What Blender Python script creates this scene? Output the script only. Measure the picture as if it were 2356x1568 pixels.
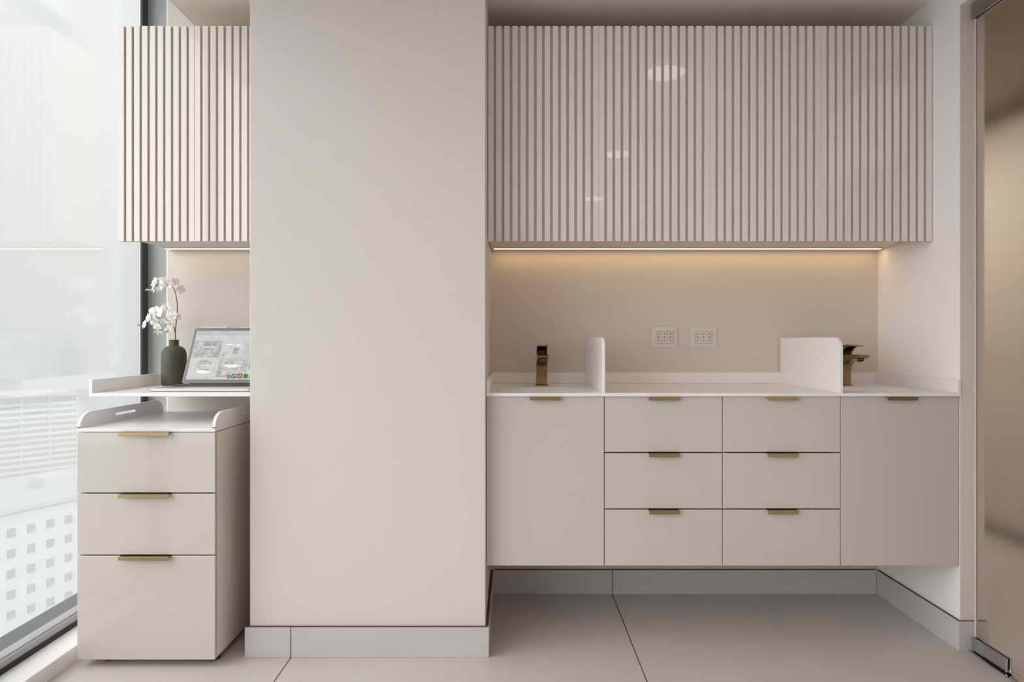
import bpy, bmesh, math, random
from mathutils import Vector, Matrix

sc = bpy.context.scene
for o in list(bpy.data.objects):
    bpy.data.objects.remove(o)
R = math.radians
C = sc.collection
random.seed(11)

# ------------------------------------------------------------------ camera, sky, light, exposure
F = 24.0 * 2356 / 36.0            # focal length in pixels of the 2356 x 1568 frame
CAM_Z = 1.095
cam_d = bpy.data.cameras.new('camera')
cam_d.lens = 24.0
cam_d.sensor_width = 36.0
cam_d.clip_start = 0.02
cam_d.clip_end = 20000
cam = bpy.data.objects.new('camera', cam_d)
cam.location = (0, 0, CAM_Z)
cam.rotation_euler = (R(90), 0, 0)
C.objects.link(cam)
sc.camera = cam

world = bpy.data.worlds.new('sky')
sc.world = world
world.use_nodes = True
wn = world.node_tree
wn.nodes.clear()
w_out = wn.nodes.new('ShaderNodeOutputWorld')
w_bg = wn.nodes.new('ShaderNodeBackground')
w_tc = wn.nodes.new('ShaderNodeTexCoord')
w_sep = wn.nodes.new('ShaderNodeSeparateXYZ')
w_ramp = wn.nodes.new('ShaderNodeValToRGB')
w_ramp.color_ramp.elements[0].position = 0.0
w_ramp.color_ramp.elements[0].color = (0.76, 0.79, 0.83, 1)
w_ramp.color_ramp.elements[1].position = 0.45
w_ramp.color_ramp.elements[1].color = (0.93, 0.925, 0.90, 1)
SKY = 4.3
w_bg.inputs['Strength'].default_value = SKY
wn.links.new(w_tc.outputs['Generated'], w_sep.inputs[0])
wn.links.new(w_sep.outputs['Z'], w_ramp.inputs[0])
wn.links.new(w_ramp.outputs[0], w_bg.inputs[0])
wn.links.new(w_bg.outputs[0], w_out.inputs[0])

sun_d = bpy.data.lights.new('sun', 'SUN')
sun_d.energy = 0.6
sun_d.angle = R(4)
sun_d.color = (1.0, 0.95, 0.88)
sun = bpy.data.objects.new('sun', sun_d)
sun.rotation_euler = (R(38), R(36), 0)
sun.location = (30, -30, 60)
C.objects.link(sun)


def area(name, loc, size, power, color, rot=(0, 0, 0)):
    d = bpy.data.lights.new(name, 'AREA')
    d.shape = 'RECTANGLE'
    d.size, d.size_y = size
    d.energy = power
    d.color = color
    o = bpy.data.objects.new(name, d)
    o.location = loc
    o.rotation_euler = rot
    C.objects.link(o)
    return o


# added unseen fill lights: one behind the camera, two in the corridor
area('room_fill_light', (0.1, -1.1, 2.36), (2.4, 3.0), 8, (1.0, 0.955, 0.92))
area('corridor_fill_light', (2.0, 4.4, 2.36), (0.35, 2.0), 17, (1.0, 0.93, 0.85))
area('corridor_front_fill', (2.2, 0.2, 2.36), (0.9, 3.2), 13, (1.0, 0.93, 0.85))

vs = sc.view_settings
sc.display_settings.display_device = 'sRGB'
vs.view_transform = 'Standard'
vs.look = 'None'
vs.exposure = 0.0
vs.gamma = 1.0
vs.use_curve_mapping = False
cy = sc.cycles
cy.use_denoising = True
cy.max_bounces = 10
cy.diffuse_bounces = 6
cy.glossy_bounces = 4
cy.transmission_bounces = 6
cy.transparent_max_bounces = 12
cy.volume_bounces = 1
cy.caustics_reflective = False
cy.caustics_refractive = True
cy.sample_clamp_indirect = 4.0

# ------------------------------------------------------------------ materials
MATS = {}


def mat(name, color, rough=0.5, metal=0.0, coat=0.0, spec=0.5, noise=None, bump=None, emit=None, emit_s=0.0):
    m = bpy.data.materials.new(name)
    m.use_nodes = True
    nt = m.node_tree
    b = nt.nodes['Principled BSDF']
    b.inputs['Base Color'].default_value = (*color, 1)
    b.inputs['Roughness'].default_value = rough
    b.inputs['Metallic'].default_value = metal
    b.inputs['Coat Weight'].default_value = coat
    b.inputs['Coat Roughness'].default_value = 0.015
    b.inputs['Specular IOR Level'].default_value = spec
    if emit:
        b.inputs['Emission Color'].default_value = (*emit, 1)
        b.inputs['Emission Strength'].default_value = emit_s
    if noise or bump:
        tc = nt.nodes.new('ShaderNodeTexCoord')
        ge = nt.nodes.new('ShaderNodeNewGeometry')
    if noise:
        scale, amp = noise
        n = nt.nodes.new('ShaderNodeTexNoise')
        n.inputs['Scale'].default_value = scale
        n.inputs['Detail'].default_value = 5
        nt.links.new(ge.outputs['Position'], n.inputs['Vector'])
        mx = nt.nodes.new('ShaderNodeMix')
        mx.data_type = 'RGBA'
        mx.inputs['A'].default_value = (*[c * (1 - amp) for c in color], 1)
        mx.inputs['B'].default_value = (*[min(1, c * (1 + amp)) for c in color], 1)
        nt.links.new(n.outputs['Fac'], mx.inputs['Factor'])
        nt.links.new(mx.outputs['Result'], b.inputs['Base Color'])
    if bump:
        scale, st = bump
        n2 = nt.nodes.new('ShaderNodeTexNoise')
        n2.inputs['Scale'].default_value = scale
        n2.inputs['Detail'].default_value = 3
        nt.links.new(ge.outputs['Position'], n2.inputs['Vector'])
        bp = nt.nodes.new('ShaderNodeBump')
        bp.inputs['Strength'].default_value = st
        bp.inputs['Distance'].default_value = 0.001
        nt.links.new(n2.outputs['Fac'], bp.inputs['Height'])
        nt.links.new(bp.outputs['Normal'], b.inputs['Normal'])
    MATS[name] = m
    return m


mat('wall_paint', (0.90, 0.865, 0.85), 0.6, noise=(2.0, 0.012), bump=(300, 0.05))
mat('pillar_dimmed_paint', (0.655, 0.61, 0.58), 0.6, noise=(2.0, 0.012), bump=(300, 0.05))  # darker copy of wall_paint; balance of window light put into the tones
mat('niche_shaded_paint', (0.65, 0.59, 0.53), 0.6, noise=(2.0, 0.012), bump=(300, 0.05))  # warm strip light and shade of the niche put into the colour
mat('ceiling_paint', (0.93, 0.86, 0.79), 0.7)
mat('end_shade_tone', (0.69, 0.62, 0.55), 0.6)  # shade of the wall end put into a darker, warmer colour
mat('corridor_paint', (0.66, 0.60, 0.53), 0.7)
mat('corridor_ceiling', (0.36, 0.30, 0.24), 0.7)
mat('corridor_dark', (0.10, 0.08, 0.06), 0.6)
mat('tile', (0.575, 0.54, 0.515), 0.45, spec=0.4, noise=(3.5, 0.06), bump=(150, 0.04))
mat('skirting_tile', (0.55, 0.52, 0.505), 0.45, spec=0.4, noise=(9, 0.06))
mat('grout', (0.10, 0.085, 0.065), 0.9)
mat('lacquer', (0.575, 0.52, 0.478), 0.28, coat=0.5)
mat('slat_lacquer', (0.75, 0.695, 0.64), 0.3, coat=0.8)
mat('groove_lacquer', (0.50, 0.44, 0.38), 0.4)
mat('side_lacquer', (0.80, 0.72, 0.64), 0.4)
mat('carcass', (0.66, 0.60, 0.53), 0.5)
mat('solid_surface', (0.85, 0.825, 0.825), 0.3, spec=0.5)
mat('brass', (0.32, 0.21, 0.09), 0.22, metal=1.0)
mat('handle_brass', (0.36, 0.26, 0.12), 0.3, metal=1.0, bump=(500, 0.02))
mat('brass_hollow_shade', (0.06, 0.04, 0.02), 0.5, metal=1.0)  # shade of the lever hollow put into the colour
mat('chrome', (0.62, 0.62, 0.63), 0.10, metal=1.0)
mat('satin_steel', (0.40, 0.40, 0.42), 0.28, metal=1.0)
mat('frame_dark', (0.045, 0.045, 0.05), 0.4)
mat('gasket', (0.015, 0.013, 0.012), 0.6)
mat('rail_grey', (0.35, 0.35, 0.36), 0.4, metal=0.6)
mat('jamb_grey', (0.40, 0.41, 0.395), 0.45)
mat('sill_white', (0.82, 0.82, 0.82), 0.4)
mat('plastic_plate', (0.66, 0.62, 0.58), 0.35)
mat('black', (0.01, 0.01, 0.01), 0.5)
mat('vase_green', (0.062, 0.062, 0.034), 0.55, noise=(30, 0.25), bump=(120, 0.3))
mat('petal', (0.88, 0.87, 0.83), 0.5)
mat('petal_heart', (0.62, 0.52, 0.28), 0.5)
mat('bud_green', (0.42, 0.50, 0.24), 0.5)
mat('stem_brown', (0.10, 0.075, 0.05), 0.6)
mat('laptop_silver', (0.55, 0.54, 0.53), 0.35, metal=0.5)
mat('laptop_bezel', (0.17, 0.17, 0.155), 0.4)
mat('key_black', (0.03, 0.028, 0.026), 0.5)
mat('led', (1, 1, 1), 0.5, emit=(1.0, 0.66, 0.30), emit_s=5.0)
mat('led_left', (1, 1, 1), 0.5, emit=(1.0, 0.78, 0.48), emit_s=3.0)
mat('lamp_disc', (1, 1, 1), 0.5, emit=(1.0, 0.97, 0.93), emit_s=5.0)
mat('render_white', (0.30, 0.305, 0.305), 0.8, noise=(0.2, 0.03))
mat('render_cream', (0.37, 0.355, 0.335), 0.8)
mat('far_glass', (0.15, 0.165, 0.18), 0.3)
mat('city_pale', (0.24, 0.255, 0.27), 0.9, noise=(0.01, 0.25))
mat('city_roof', (0.20, 0.21, 0.22), 0.9, noise=(0.2, 0.15))
mat('city_ground', (0.26, 0.285, 0.30), 0.95, noise=(0.012, 0.25))
mat('hill', (0.42, 0.45, 0.48), 0.95)
mat('ledge', (0.05, 0.06, 0.07), 0.6)


def screen_mat(name, c, s=1.0):
    m = mat(name, (0.012, 0.012, 0.012), 0.3, spec=0.25, emit=c, emit_s=s)
    if 'tile' in name or name == 'scr_page':
        nt = m.node_tree
        tc = nt.nodes.new('ShaderNodeTexCoord')
        n = nt.nodes.new('ShaderNodeTexNoise')
        n.inputs['Scale'].default_value = 55
        n.inputs['Detail'].default_value = 3
        nt.links.new(tc.outputs['Object'], n.inputs['Vector'])
        rp = nt.nodes.new('ShaderNodeMapRange')
        amp = 0.35 if 'tile' in name else 0.10
        rp.inputs['From Min'].default_value = 0.3
        rp.inputs['From Max'].default_value = 0.7
        rp.inputs['To Min'].default_value = s * (1 - amp)
        rp.inputs['To Max'].default_value = s * (1 + amp * 0.8)
        nt.links.new(n.outputs['Fac'], rp.inputs['Value'])
        nt.links.new(rp.outputs[0], m.node_tree.nodes['Principled BSDF'].inputs['Emission Strength'])
    return m


def glass_pane(name, tint, r0=0.045):
    m = bpy.data.materials.new(name)
    m.use_nodes = True
    nt = m.node_tree
    nt.nodes.clear()
    out = nt.nodes.new('ShaderNodeOutputMaterial')
    tr = nt.nodes.new('ShaderNodeBsdfTransparent')
    tr.inputs[0].default_value = (*tint, 1)
    gl = nt.nodes.new('ShaderNodeBsdfGlossy')
    gl.inputs['Roughness'].default_value = 0.0
    gl.inputs['Color'].default_value = (1, 1, 1, 1)
    ge = nt.nodes.new('ShaderNodeNewGeometry')
    dot = nt.nodes.new('ShaderNodeVectorMath')
    dot.operation = 'DOT_PRODUCT'
    nt.links.new(ge.outputs['Incoming'], dot.inputs[0])
    nt.links.new(ge.outputs['Normal'], dot.inputs[1])

    def mth(op, a, b=None):
        n = nt.nodes.new('ShaderNodeMath')
        n.operation = op
        for i, v in enumerate((a, b)):
            if v is None:
                continue
            if isinstance(v, (int, float)):
                n.inputs[i].default_value = v
            else:
                nt.links.new(v, n.inputs[i])
        return n.outputs[0]
    a = mth('ABSOLUTE', dot.outputs['Value'])
    a = mth('SUBTRACT', 1.0, a)
    a = mth('POWER', a, 5.0)
    a = mth('MULTIPLY', a, 1 - r0)
    a = mth('ADD', a, r0)
    mx = nt.nodes.new('ShaderNodeMixShader')
    nt.links.new(a, mx.inputs[0])
    nt.links.new(tr.outputs[0], mx.inputs[1])
    nt.links.new(gl.outputs[0], mx.inputs[2])
    nt.links.new(mx.outputs[0], out.inputs[0])
    MATS[name] = m
    return m


glass_pane('window_glass', (0.985, 0.99, 0.99))

fg = bpy.data.materials.new('frosted_glass')
fg.use_nodes = True
nt = fg.node_tree
b = nt.nodes['Principled BSDF']
b.inputs['Base Color'].default_value = (0.97, 0.95, 0.92, 1)
b.inputs['Roughness'].default_value = 0.13
b.inputs['Transmission Weight'].default_value = 1.0
b.inputs['IOR'].default_value = 1.3
ge = nt.nodes.new('ShaderNodeNewGeometry')
n2 = nt.nodes.new('ShaderNodeTexNoise')
n2.inputs['Scale'].default_value = 420
nt.links.new(ge.outputs['Position'], n2.inputs['Vector'])
bp = nt.nodes.new('ShaderNodeBump')
bp.inputs['Strength'].default_value = 0.12
bp.inputs['Distance'].default_value = 0.001
nt.links.new(n2.outputs['Fac'], bp.inputs['Height'])
nt.links.new(bp.outputs['Normal'], b.inputs['Normal'])
MATS['frosted_glass'] = fg

# ------------------------------------------------------------------ helpers
WL = {}


def tag(o, label=None, cat=None, group=None, kind=None):
    if label: o['label'] = label
    if cat: o['category'] = cat
    if group: o['group'] = group
    if kind: o['kind'] = kind
    return o


def empty(name, loc, label=None, cat=None, group=None):
    o = bpy.data.objects.new(name, None)
    o.empty_display_size = 0.1
    o.location = loc
    C.objects.link(o)
    WL[o.name] = Vector(loc)
    return tag(o, label, cat, group)


def obj(name, bm, m, parent=None, origin=None, smooth=False):
    """link a bmesh (world coordinates) as one mesh object, origin at its base centre"""
    me = bpy.data.meshes.new(name)
    if origin is None:
        xs = [v.co.x for v in bm.verts]; ys = [v.co.y for v in bm.verts]; zs = [v.co.z for v in bm.verts]
        origin = Vector(((min(xs) + max(xs)) / 2, (min(ys) + max(ys)) / 2, min(zs)))
    origin = Vector(origin)
    bmesh.ops.translate(bm, verts=bm.verts, vec=-origin)
    bm.normal_update()
    bm.to_mesh(me)
    bm.free()
    for mm in (m if isinstance(m, (list, tuple)) else [m]):
        me.materials.append(MATS[mm])
    if smooth:
        for p in me.polygons: p.use_smooth = True
    o = bpy.data.objects.new(name, me)
    C.objects.link(o)
    WL[o.name] = origin
    if parent is not None:
        o.parent = parent
        o.location = origin - WL[parent.name]
    else:
        o.location = origin
    return o


def box(bm, x0, x1, y0, y1, z0, z1, bev=0.0, mi=0, seg=1):
    vs_ = [bm.verts.new(p) for p in ((x0, y0, z0), (x1, y0, z0), (x1, y1, z0), (x0, y1, z0),
                                    (x0, y0, z1), (x1, y0, z1), (x1, y1, z1), (x0, y1, z1))]
    fs = [bm.faces.new([vs_[i] for i in q]) for q in
          ((0, 3, 2, 1), (4, 5, 6, 7), (0, 1, 5, 4), (1, 2, 6, 5), (2, 3, 7, 6), (3, 0, 4, 7))]
    for f in fs: f.material_index = mi
    if bev > 0:
        es = set(e for f in fs for e in f.edges)
        bmesh.ops.bevel(bm, geom=list(es), offset=bev, segments=seg, affect='EDGES', profile=0.5)


def bx(name, dims, m, parent=None, bev=0.0, seg=1):
    bm = bmesh.new()
    if isinstance(dims[0], (int, float)): dims = [dims]
    for d in dims: box(bm, *d, bev=bev, seg=seg)
    return obj(name, bm, m, parent)


def prism(bm, pts, axis, a0, a1):
    """polygon pts (u,v) extruded along an axis: 'x' -> (u,v)=(y,z); 'y' -> (x,z); 'z' -> (x,y)"""
    def P(u, v, w):
        return {'x': (w, u, v), 'y': (u, w, v), 'z': (u, v, w)}[axis]
    A = [bm.verts.new(P(u, v, a0)) for u, v in pts]
    B = [bm.verts.new(P(u, v, a1)) for u, v in pts]
    n = len(pts)
    fs = [bm.faces.new(A), bm.faces.new(list(reversed(B)))]
    for i in range(n):
        fs.append(bm.faces.new((A[i], B[i], B[(i + 1) % n], A[(i + 1) % n])))
    bmesh.ops.recalc_face_normals(bm, faces=fs)
    return fs


def bevel_sharp(bm, off, ang=30, seg=2):
    es = [e for e in bm.edges if len(e.link_faces) == 2 and e.calc_face_angle(0) > R(ang)]
    bmesh.ops.bevel(bm, geom=es, offset=off, segments=seg, affect='EDGES', profile=0.5, clamp_overlap=True)


def lathe(bm, prof, c, seg=48, cap=True):
    rings = []
    for r, z in prof:
        rings.append([bm.verts.new((c[0] + r * math.cos(2 * math.pi * i / seg), c[1] + r * math.sin(2 * math.pi * i / seg), c[2] + z))
                      for i in range(seg)])
    for a, b_ in zip(rings, rings[1:]):
        for i in range(seg):
            bm.faces.new((a[i], a[(i + 1) % seg], b_[(i + 1) % seg], b_[i]))
    if cap:
        bm.faces.new(list(reversed(rings[0])))
        bm.faces.new(rings[-1])


def tube(bm, pts, r0, r1=None, seg=10):
    r1 = r0 if r1 is None else r1
    pts = [Vector(p) for p in pts]
    rings = []
    for i, p in enumerate(pts):
        t = (pts[min(i + 1, len(pts) - 1)] - pts[max(i - 1, 0)]).normalized()
        u = t.orthogonal().normalized() if i == 0 else (u - t * u.dot(t)).normalized()
        v = t.cross(u)
        r = r0 + (r1 - r0) * i / max(1, len(pts) - 1)
        rings.append([bm.verts.new(p + r * (u * math.cos(2 * math.pi * k / seg) + v * math.sin(2 * math.pi * k / seg))) for k in range(seg)])
    for a, b_ in zip(rings, rings[1:]):
        for i in range(seg):
            bm.faces.new((a[i], a[(i + 1) % seg], b_[(i + 1) % seg], b_[i]))
    bm.faces.new(list(reversed(rings[0])))
    bm.faces.new(rings[-1])


def link_copy(src, parent=None, loc=None):
    c = src.copy()
    C.objects.link(c)
    c.parent = parent
    if loc is not None: c.location = loc
    WL[c.name] = Vector(c.location) + (WL[parent.name] if parent else Vector((0, 0, 0)))
    return c


def copy_tree(src, loc=None, label=None, parent=None):
    kids = list(src.children)
    c = link_copy(src, parent, loc if loc is not None else src.location)
    if label: c['label'] = label
    for k in kids: copy_tree(k, None, None, c)
    return c


def struct(name, bm, m, parent=None):
    return tag(obj(name, bm, m, parent), kind='structure')


def sbx(name, dims, m, parent=None, bev=0.0):
    bm = bmesh.new()
    if isinstance(dims[0], (int, float)): dims = [dims]
    for d in dims: box(bm, *d, bev=bev)
    return struct(name, bm, m, parent)


def spline(pts, n=8):
    """Catmull-Rom through pts"""
    P = [Vector(p) for p in pts]
    P = [P[0] * 2 - P[1]] + P + [P[-1] * 2 - P[-2]]
    out = []
    for i in range(1, len(P) - 2):
        for k in range(n):
            t = k / n
            a, b_, c, d = P[i - 1], P[i], P[i + 1], P[i + 2]
            out.append(0.5 * ((2 * b_) + (c - a) * t + (2 * a - 5 * b_ + 4 * c - d) * t * t + (3 * b_ - a - 3 * c + d) * t ** 3))
    out.append(P[-2])
    return out


# ------------------------------------------------------------------ room dimensions
XW = -1.4965          # inner edge of the window sill / end of the back wall
XG = -1.61            # window glass
XP0, XP1 = -0.912, -0.0925      # pillar
YP = 2.375            # pillar face
XR = 1.590            # right wall
YR = 2.424            # end of the right wall
YB = 2.967            # back wall
ZC = 2.3863           # ceiling
ZS = 2.286            # soffit over the glass door
XPK = -1.30           # curtain pocket edge
ZPK = 2.75
YF = -3.2             # wall behind the camera
XC2 = 2.75            # far side of the corridor

# ------------------------------------------------------------------ structure
fl = sbx('floor', (-1.70, 3.0, YF, 6.2, -0.12, -0.004), 'grout')
jx, jy, g = 0.4346, 2.783, 0.0022
for ix in range(-2, 3):
    for iy in range(-5, 4):
        x0, x1 = jx + 1.2002 * (ix - 1) + g, jx + 1.2002 * ix - g
        y0, y1 = jy + 1.2 * (iy - 1) + 0.0012, jy + 1.2 * iy - 0.0012
        x0, x1, y0, y1 = max(x0, -1.60), min(x1, 2.98), max(y0, YF), min(y1, 6.15)
        if x1 - x0 < 0.05 or y1 - y0 < 0.05: continue
        bx('floor_tile', (x0, x1, y0, y1, -0.006, 0.0), 'tile', fl)

sbx('wall_back', (XW, XR + 0.09, YB, YB + 0.15, -0.05, ZPK), 'niche_shaded_paint')
sbx('wall_middle', (XP0, XP1, YP, YB, -0.05, ZC), 'pillar_dimmed_paint', bev=0.002)
sbx('wall_right', [(XR, XR + 0.0895, YR, 3.2, -0.05, ZC + 0.05), (XR, XR + 0.0895, YF, 1.50, -0.05, ZC + 0.05),
                   (XR, XR + 0.0895, 1.5, YR, ZS, ZC + 0.05)], 'wall_paint')
sbx('wall_end_shade', (XR + 0.0003, XR + 0.0892, YR - 0.003, YR, 0.1036, ZS), 'end_shade_tone')  # added plate that carries the wall end's shade in its colour
sbx('wall_front', (-1.7, 3.0, YF - 0.15, YF, -0.05, ZPK), 'wall_paint')
sbx('ceiling', [(XPK, XR + 0.02, YF, YB + 0.02, ZC, ZC + 0.1)], 'ceiling_paint')
sbx('trim_1', [(XPK, XPK + 0.012, YF, YB, ZC - 0.0005, ZPK), (-1.75, XPK + 0.01, YF, YB + 0.1, ZPK, ZPK + 0.08)], 'wall_paint')
# grey jamb closing the window against the back wall
sbx('wall_left', (-1.6105, XW + 0.002, 3.02, 3.20, -0.05, ZPK), 'jamb_grey')
sbx('trim_2', (XW - 0.006, XW, YB + 0.001, YB + 0.05, 0.05, ZPK), 'sill_white')
# corridor behind the glass door
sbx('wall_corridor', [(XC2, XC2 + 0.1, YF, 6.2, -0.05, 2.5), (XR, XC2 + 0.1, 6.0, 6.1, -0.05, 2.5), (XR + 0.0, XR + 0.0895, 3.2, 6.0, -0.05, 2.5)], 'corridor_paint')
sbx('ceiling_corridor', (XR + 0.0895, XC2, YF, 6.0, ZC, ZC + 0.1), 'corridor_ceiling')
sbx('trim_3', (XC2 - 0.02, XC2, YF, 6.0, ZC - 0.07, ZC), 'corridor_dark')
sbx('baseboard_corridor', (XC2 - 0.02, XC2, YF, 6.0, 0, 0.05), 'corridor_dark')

# window
win = sbx('window_1', [(-1.618, -1.6105, 2.972, 3.02, 0.088, ZPK)] +
          [(-1.66, -1.598, y - 0.025, y + 0.025, 0.03, ZPK) for y in (1.45, -0.1, -1.65, YF + 0.03)], 'frame_dark')
sbx('window_rail', (-1.66, -1.603, YF, 3.0, 0.066, 0.088), 'rail_grey', win)
sbx('window_gasket', (-1.66, -1.598, YF, 3.0, 0.046, 0.066), 'gasket', win)
for y0, y1 in ((1.475, 2.972), (-0.075, 1.425), (-1.625, -0.125), (YF + 0.05, -1.675)):
    sbx('glass_pane', (-1.622, -1.610, y0, y1, 0.088, ZPK), 'window_glass', win)
sbx('trim_4', (-1.66, XW, YF, 3.019, -0.004, 0.050), 'sill_white', bev=0.0015)
sbx('trim_5', (-1.84, -1.664, YF, 6.0, -0.06, 0.03), 'ledge')

# skirting tiles
def skirting(name, runs):
    root = None
    for (ax, a, b_, c0, c1, joints, side) in runs:
        cuts = [a] + list(joints) + [b_]
        d = (a, b_, c0 + .004, c1, 0.0, 0.1055) if ax == 'x' else None
        if ax == 'x':
            gd = (a + .004, b_ - .004, c0 + 0.003, c1, 0, 0.1055)
        else:
            gd = (c0 + (0.003 if side < 0 else 0), c1 - (0 if side < 0 else 0.003), a + .003, b_, 0, 0.1055)
        if root is None:
            root = sbx(name, gd, 'grout')
        else:
            sbx('grout_strip', gd, 'grout', root)
        for p, q in zip(cuts, cuts[1:]):
            p += 0.0015 if p in joints else 0
            q -= 0.0015 if q in joints else 0
            if ax == 'x': bx('skirting_tile', (p, q, c0, c1, 0, 0.1035), 'skirting_tile', root, bev=0.001)
            else: bx('skirting_tile', (c0, c1, p, q, 0, 0.1035), 'skirting_tile', root, bev=0.001)
    return root


skirting('baseboard_middle', [('x', -0.925, -0.0797, 2.3625, YP - 0.0005, [-0.7656], 0),
                              ('y', YP, YB - 0.012, XP1 + 0.0005, -0.0797, [2.783], 1),
                              ('y', YP, YB - 0.012, -0.925, XP0 - 0.0005, [2.783], -1)])
skirting('baseboard_back', [('x', -0.0797, 1.5785, 2.955, YB - 0.0005, [0.4346], 0),
                            ('x', -1.49, -0.925, 2.955, YB - 0.0005, [], 0)])
skirting('baseboard_right', [('y', YR, 2.955, 1.5785, XR - 0.0005, [2.783], -1),
                             ('x', 1.5785, XR + 0.0995, 2.4125, YR - 0.0005, [], 0)])

# ------------------------------------------------------------------ glass door
gd = empty('glass_door', (1.635, 1.95, 0), 'frosted glass door leaf beside the end of the right wall', 'door')
bx('glass_panel', (1.630, 1.640, 1.53, 2.402, 0.012, 2.278), 'frosted_glass', gd)
bx('edge_glare_block', (1.6294, 1.6406, 2.3985, 2.4055, 0.055, 2.228), 'end_shade_tone', gd)  # added opaque strip, stops lamp glare inside the glass edge
for nm, z0, z1 in (('bottom_clamp', 0.006, 0.052), ('top_clamp', 2.230, 2.2855)):
    mname = 'chrome' if 'bottom' in nm else 'satin_steel'
    cl = bx(nm, [(1.6222, 1.6296, 2.242, 2.412, z0, z1)], mname, gd, bev=0.0012)
    bx('cover_plate', [(1.6404, 1.6478, 2.242, 2.412, z0, z1)], mname, cl, bev=0.0012)
    bx('clamp_core', [(1.6290, 1.6410, 2.250, 2.406, z0 + 0.002 if z0 < 1 else z1 - 0.010, z0 + 0.009 if z0 < 1 else z1 - 0.002)], 'black', cl)
tr = bx('floor_guide', [(1.610, 1.619, 1.50, 2.410, 0.0, 0.004), (1.652, 1.661, 1.50, 2.410, 0.0, 0.004), (1.619, 1.652, 1.50, 2.410, 0.0, 0.0015)], 'chrome')
tag(tr, 'thin chrome floor track running under the glass door', 'door track')

# ------------------------------------------------------------------ handles
def handle_bm(x0, x1, yf, yd, ztop, h=0.013, t=0.0022):
    bm = bmesh.new()
    pts = [(yd, ztop), (yf, ztop), (yf, ztop - h), (yf + t, ztop - h), (yf + t, ztop - t), (yd, ztop - t)]
    prism(bm, pts, 'x', x0, x1)
    bevel_sharp(bm, 0.0004, seg=1)
    return bm


# ------------------------------------------------------------------ vanity base cabinets
VX = [-0.092, 0.328, 0.748, 1.168, 1.588]
YV = 2.425
ZV0, ZV1 = 0.2975, 0.8975


def carcass(t, x0, x1, y0, y1, z0, z1, m='carcass', back=True):
    d = [(x0, x0 + .016, y0, y1, z0, z1), (x1 - .016, x1, y0, y1, z0, z1), (x0 + .016, x1 - .016, y0, y1, z0, z0 + .016)]
    if back: d.append((x0 + .016, x1 - .016, y1 - .008, y1, z0 + .016, z1))
    return bx('carcass', d, m, t)


cab_labels = ['wall-hung cabinet with one tall door under the left sink, beside the middle pillar',
              'wall-hung three-drawer cabinet left of centre, next to the left sink cabinet',
              'wall-hung three-drawer cabinet right of centre, next to the right sink cabinet',
              'wall-hung cabinet with one tall door under the right sink, against the right wall']
for i in range(4):
    x0, x1 = VX[i], VX[i + 1]
    xc = (x0 + x1) / 2
    t = empty('base_cabinet', (xc, 2.69, ZV0), cab_labels[i], 'cabinet', 'wall-hung base cabinets under the sink worktop')
    carcass(t, x0 + 0.0005, x1 - 0.0005, 2.4455, 2.954, ZV0 + .001, 0.8975, back=False)
    e = 0.0012
    if i in (0, 3):
        d = bx('door', (x0 + e, x1 - e, YV, YV + 0.0195, ZV0, ZV1), 'lacquer', t, bev=0.001)
        obj('handle', handle_bm(xc - 0.054, xc + 0.054, YV - 0.0175, YV + 0.006, ZV1 + 0.0014), 'handle_brass', d)
    else:
        for k in range(3):
            z1 = ZV1 - k * 0.2007
            z0 = ZV1 - (k + 1) * 0.2007 + 0.0042
            if k == 2: z0 = ZV0
            d = bx('drawer', (x0 + e, x1 - e, YV, YV + 0.0195, z0, z1), 'lacquer', t, bev=0.001)
            obj('handle', handle_bm(xc - 0.054, xc + 0.054, YV - 0.0175, YV + 0.006, z1 + 0.0014), 'handle_brass', d)

# ------------------------------------------------------------------ worktop with two integrated basins
ZT = 0.911
wt = empty('sink_worktop', (0.748, 2.69, 0.899), 'white solid-surface worktop with two round basins over the wall-hung cabinets', 'worktop')
bm = bmesh.new()
YT0, YT1 = 2.415, 2.954
basins = [(0.118, 2.600), (1.378, 2.600)]
HS = 0.172
xs = [VX[0] + .0005, basins[0][0] - HS, basins[0][0] + HS, basins[1][0] - HS, basins[1][0] + HS, VX[4]]
# solid strips
for k in (0, 2, 4):
    box(bm, xs[k], xs[k + 1], YT0, YT1, ZT - 0.012, ZT)
for k in (1, 3):
    box(bm, xs[k], xs[k + 1], YT0, basins[0][1] - HS, ZT - 0.012, ZT)
    box(bm, xs[k], xs[k + 1], basins[0][1] + HS, YT1, ZT - 0.012, ZT)
NS = 96
for cx, cy_ in basins:
    sq, ci = [], []
    for i in range(NS):
        a = 2 * math.pi * (i + 0.5) / NS
        c, s = math.cos(a), math.sin(a)
        m_ = max(abs(c), abs(s))
        sq.append(bm.verts.new((cx + HS * c / m_, cy_ + HS * s / m_, ZT)))
        ci.append(bm.verts.new((cx + 0.156 * c, cy_ + 0.156 * s, ZT)))
    for i in range(NS):
        j = (i + 1) % NS
        bm.faces.new((ci[i], sq[i], sq[j], ci[j]))
obj('worktop_slab', bm, 'solid_surface', wt)
for cx, cy_ in basins:
    bm = bmesh.new()
    lathe(bm, [(0.156, 0), (0.152, -0.0006), (0.148, -0.002), (0.144, -0.0045), (0.140, -0.008), (0.134, -0.014), (0.126, -0.024),
               (0.115, -0.038), (0.095, -0.052), (0.065, -0.060), (0.025, -0.063), (0.0245, -0.066)], (cx, cy_, ZT), seg=96, cap=False)
    for f in bm.faces: f.normal_flip()
    ba = obj('basin', bm, 'solid_surface', wt, smooth=True)
    bm = bmesh.new()
    lathe(bm, [(0.0245, 0), (0.022, 0.002), (0.006, 0.003)], (cx, cy_, ZT - 0.066), seg=24)
    obj('drain', bm, 'chrome', ba, smooth=True)
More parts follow.
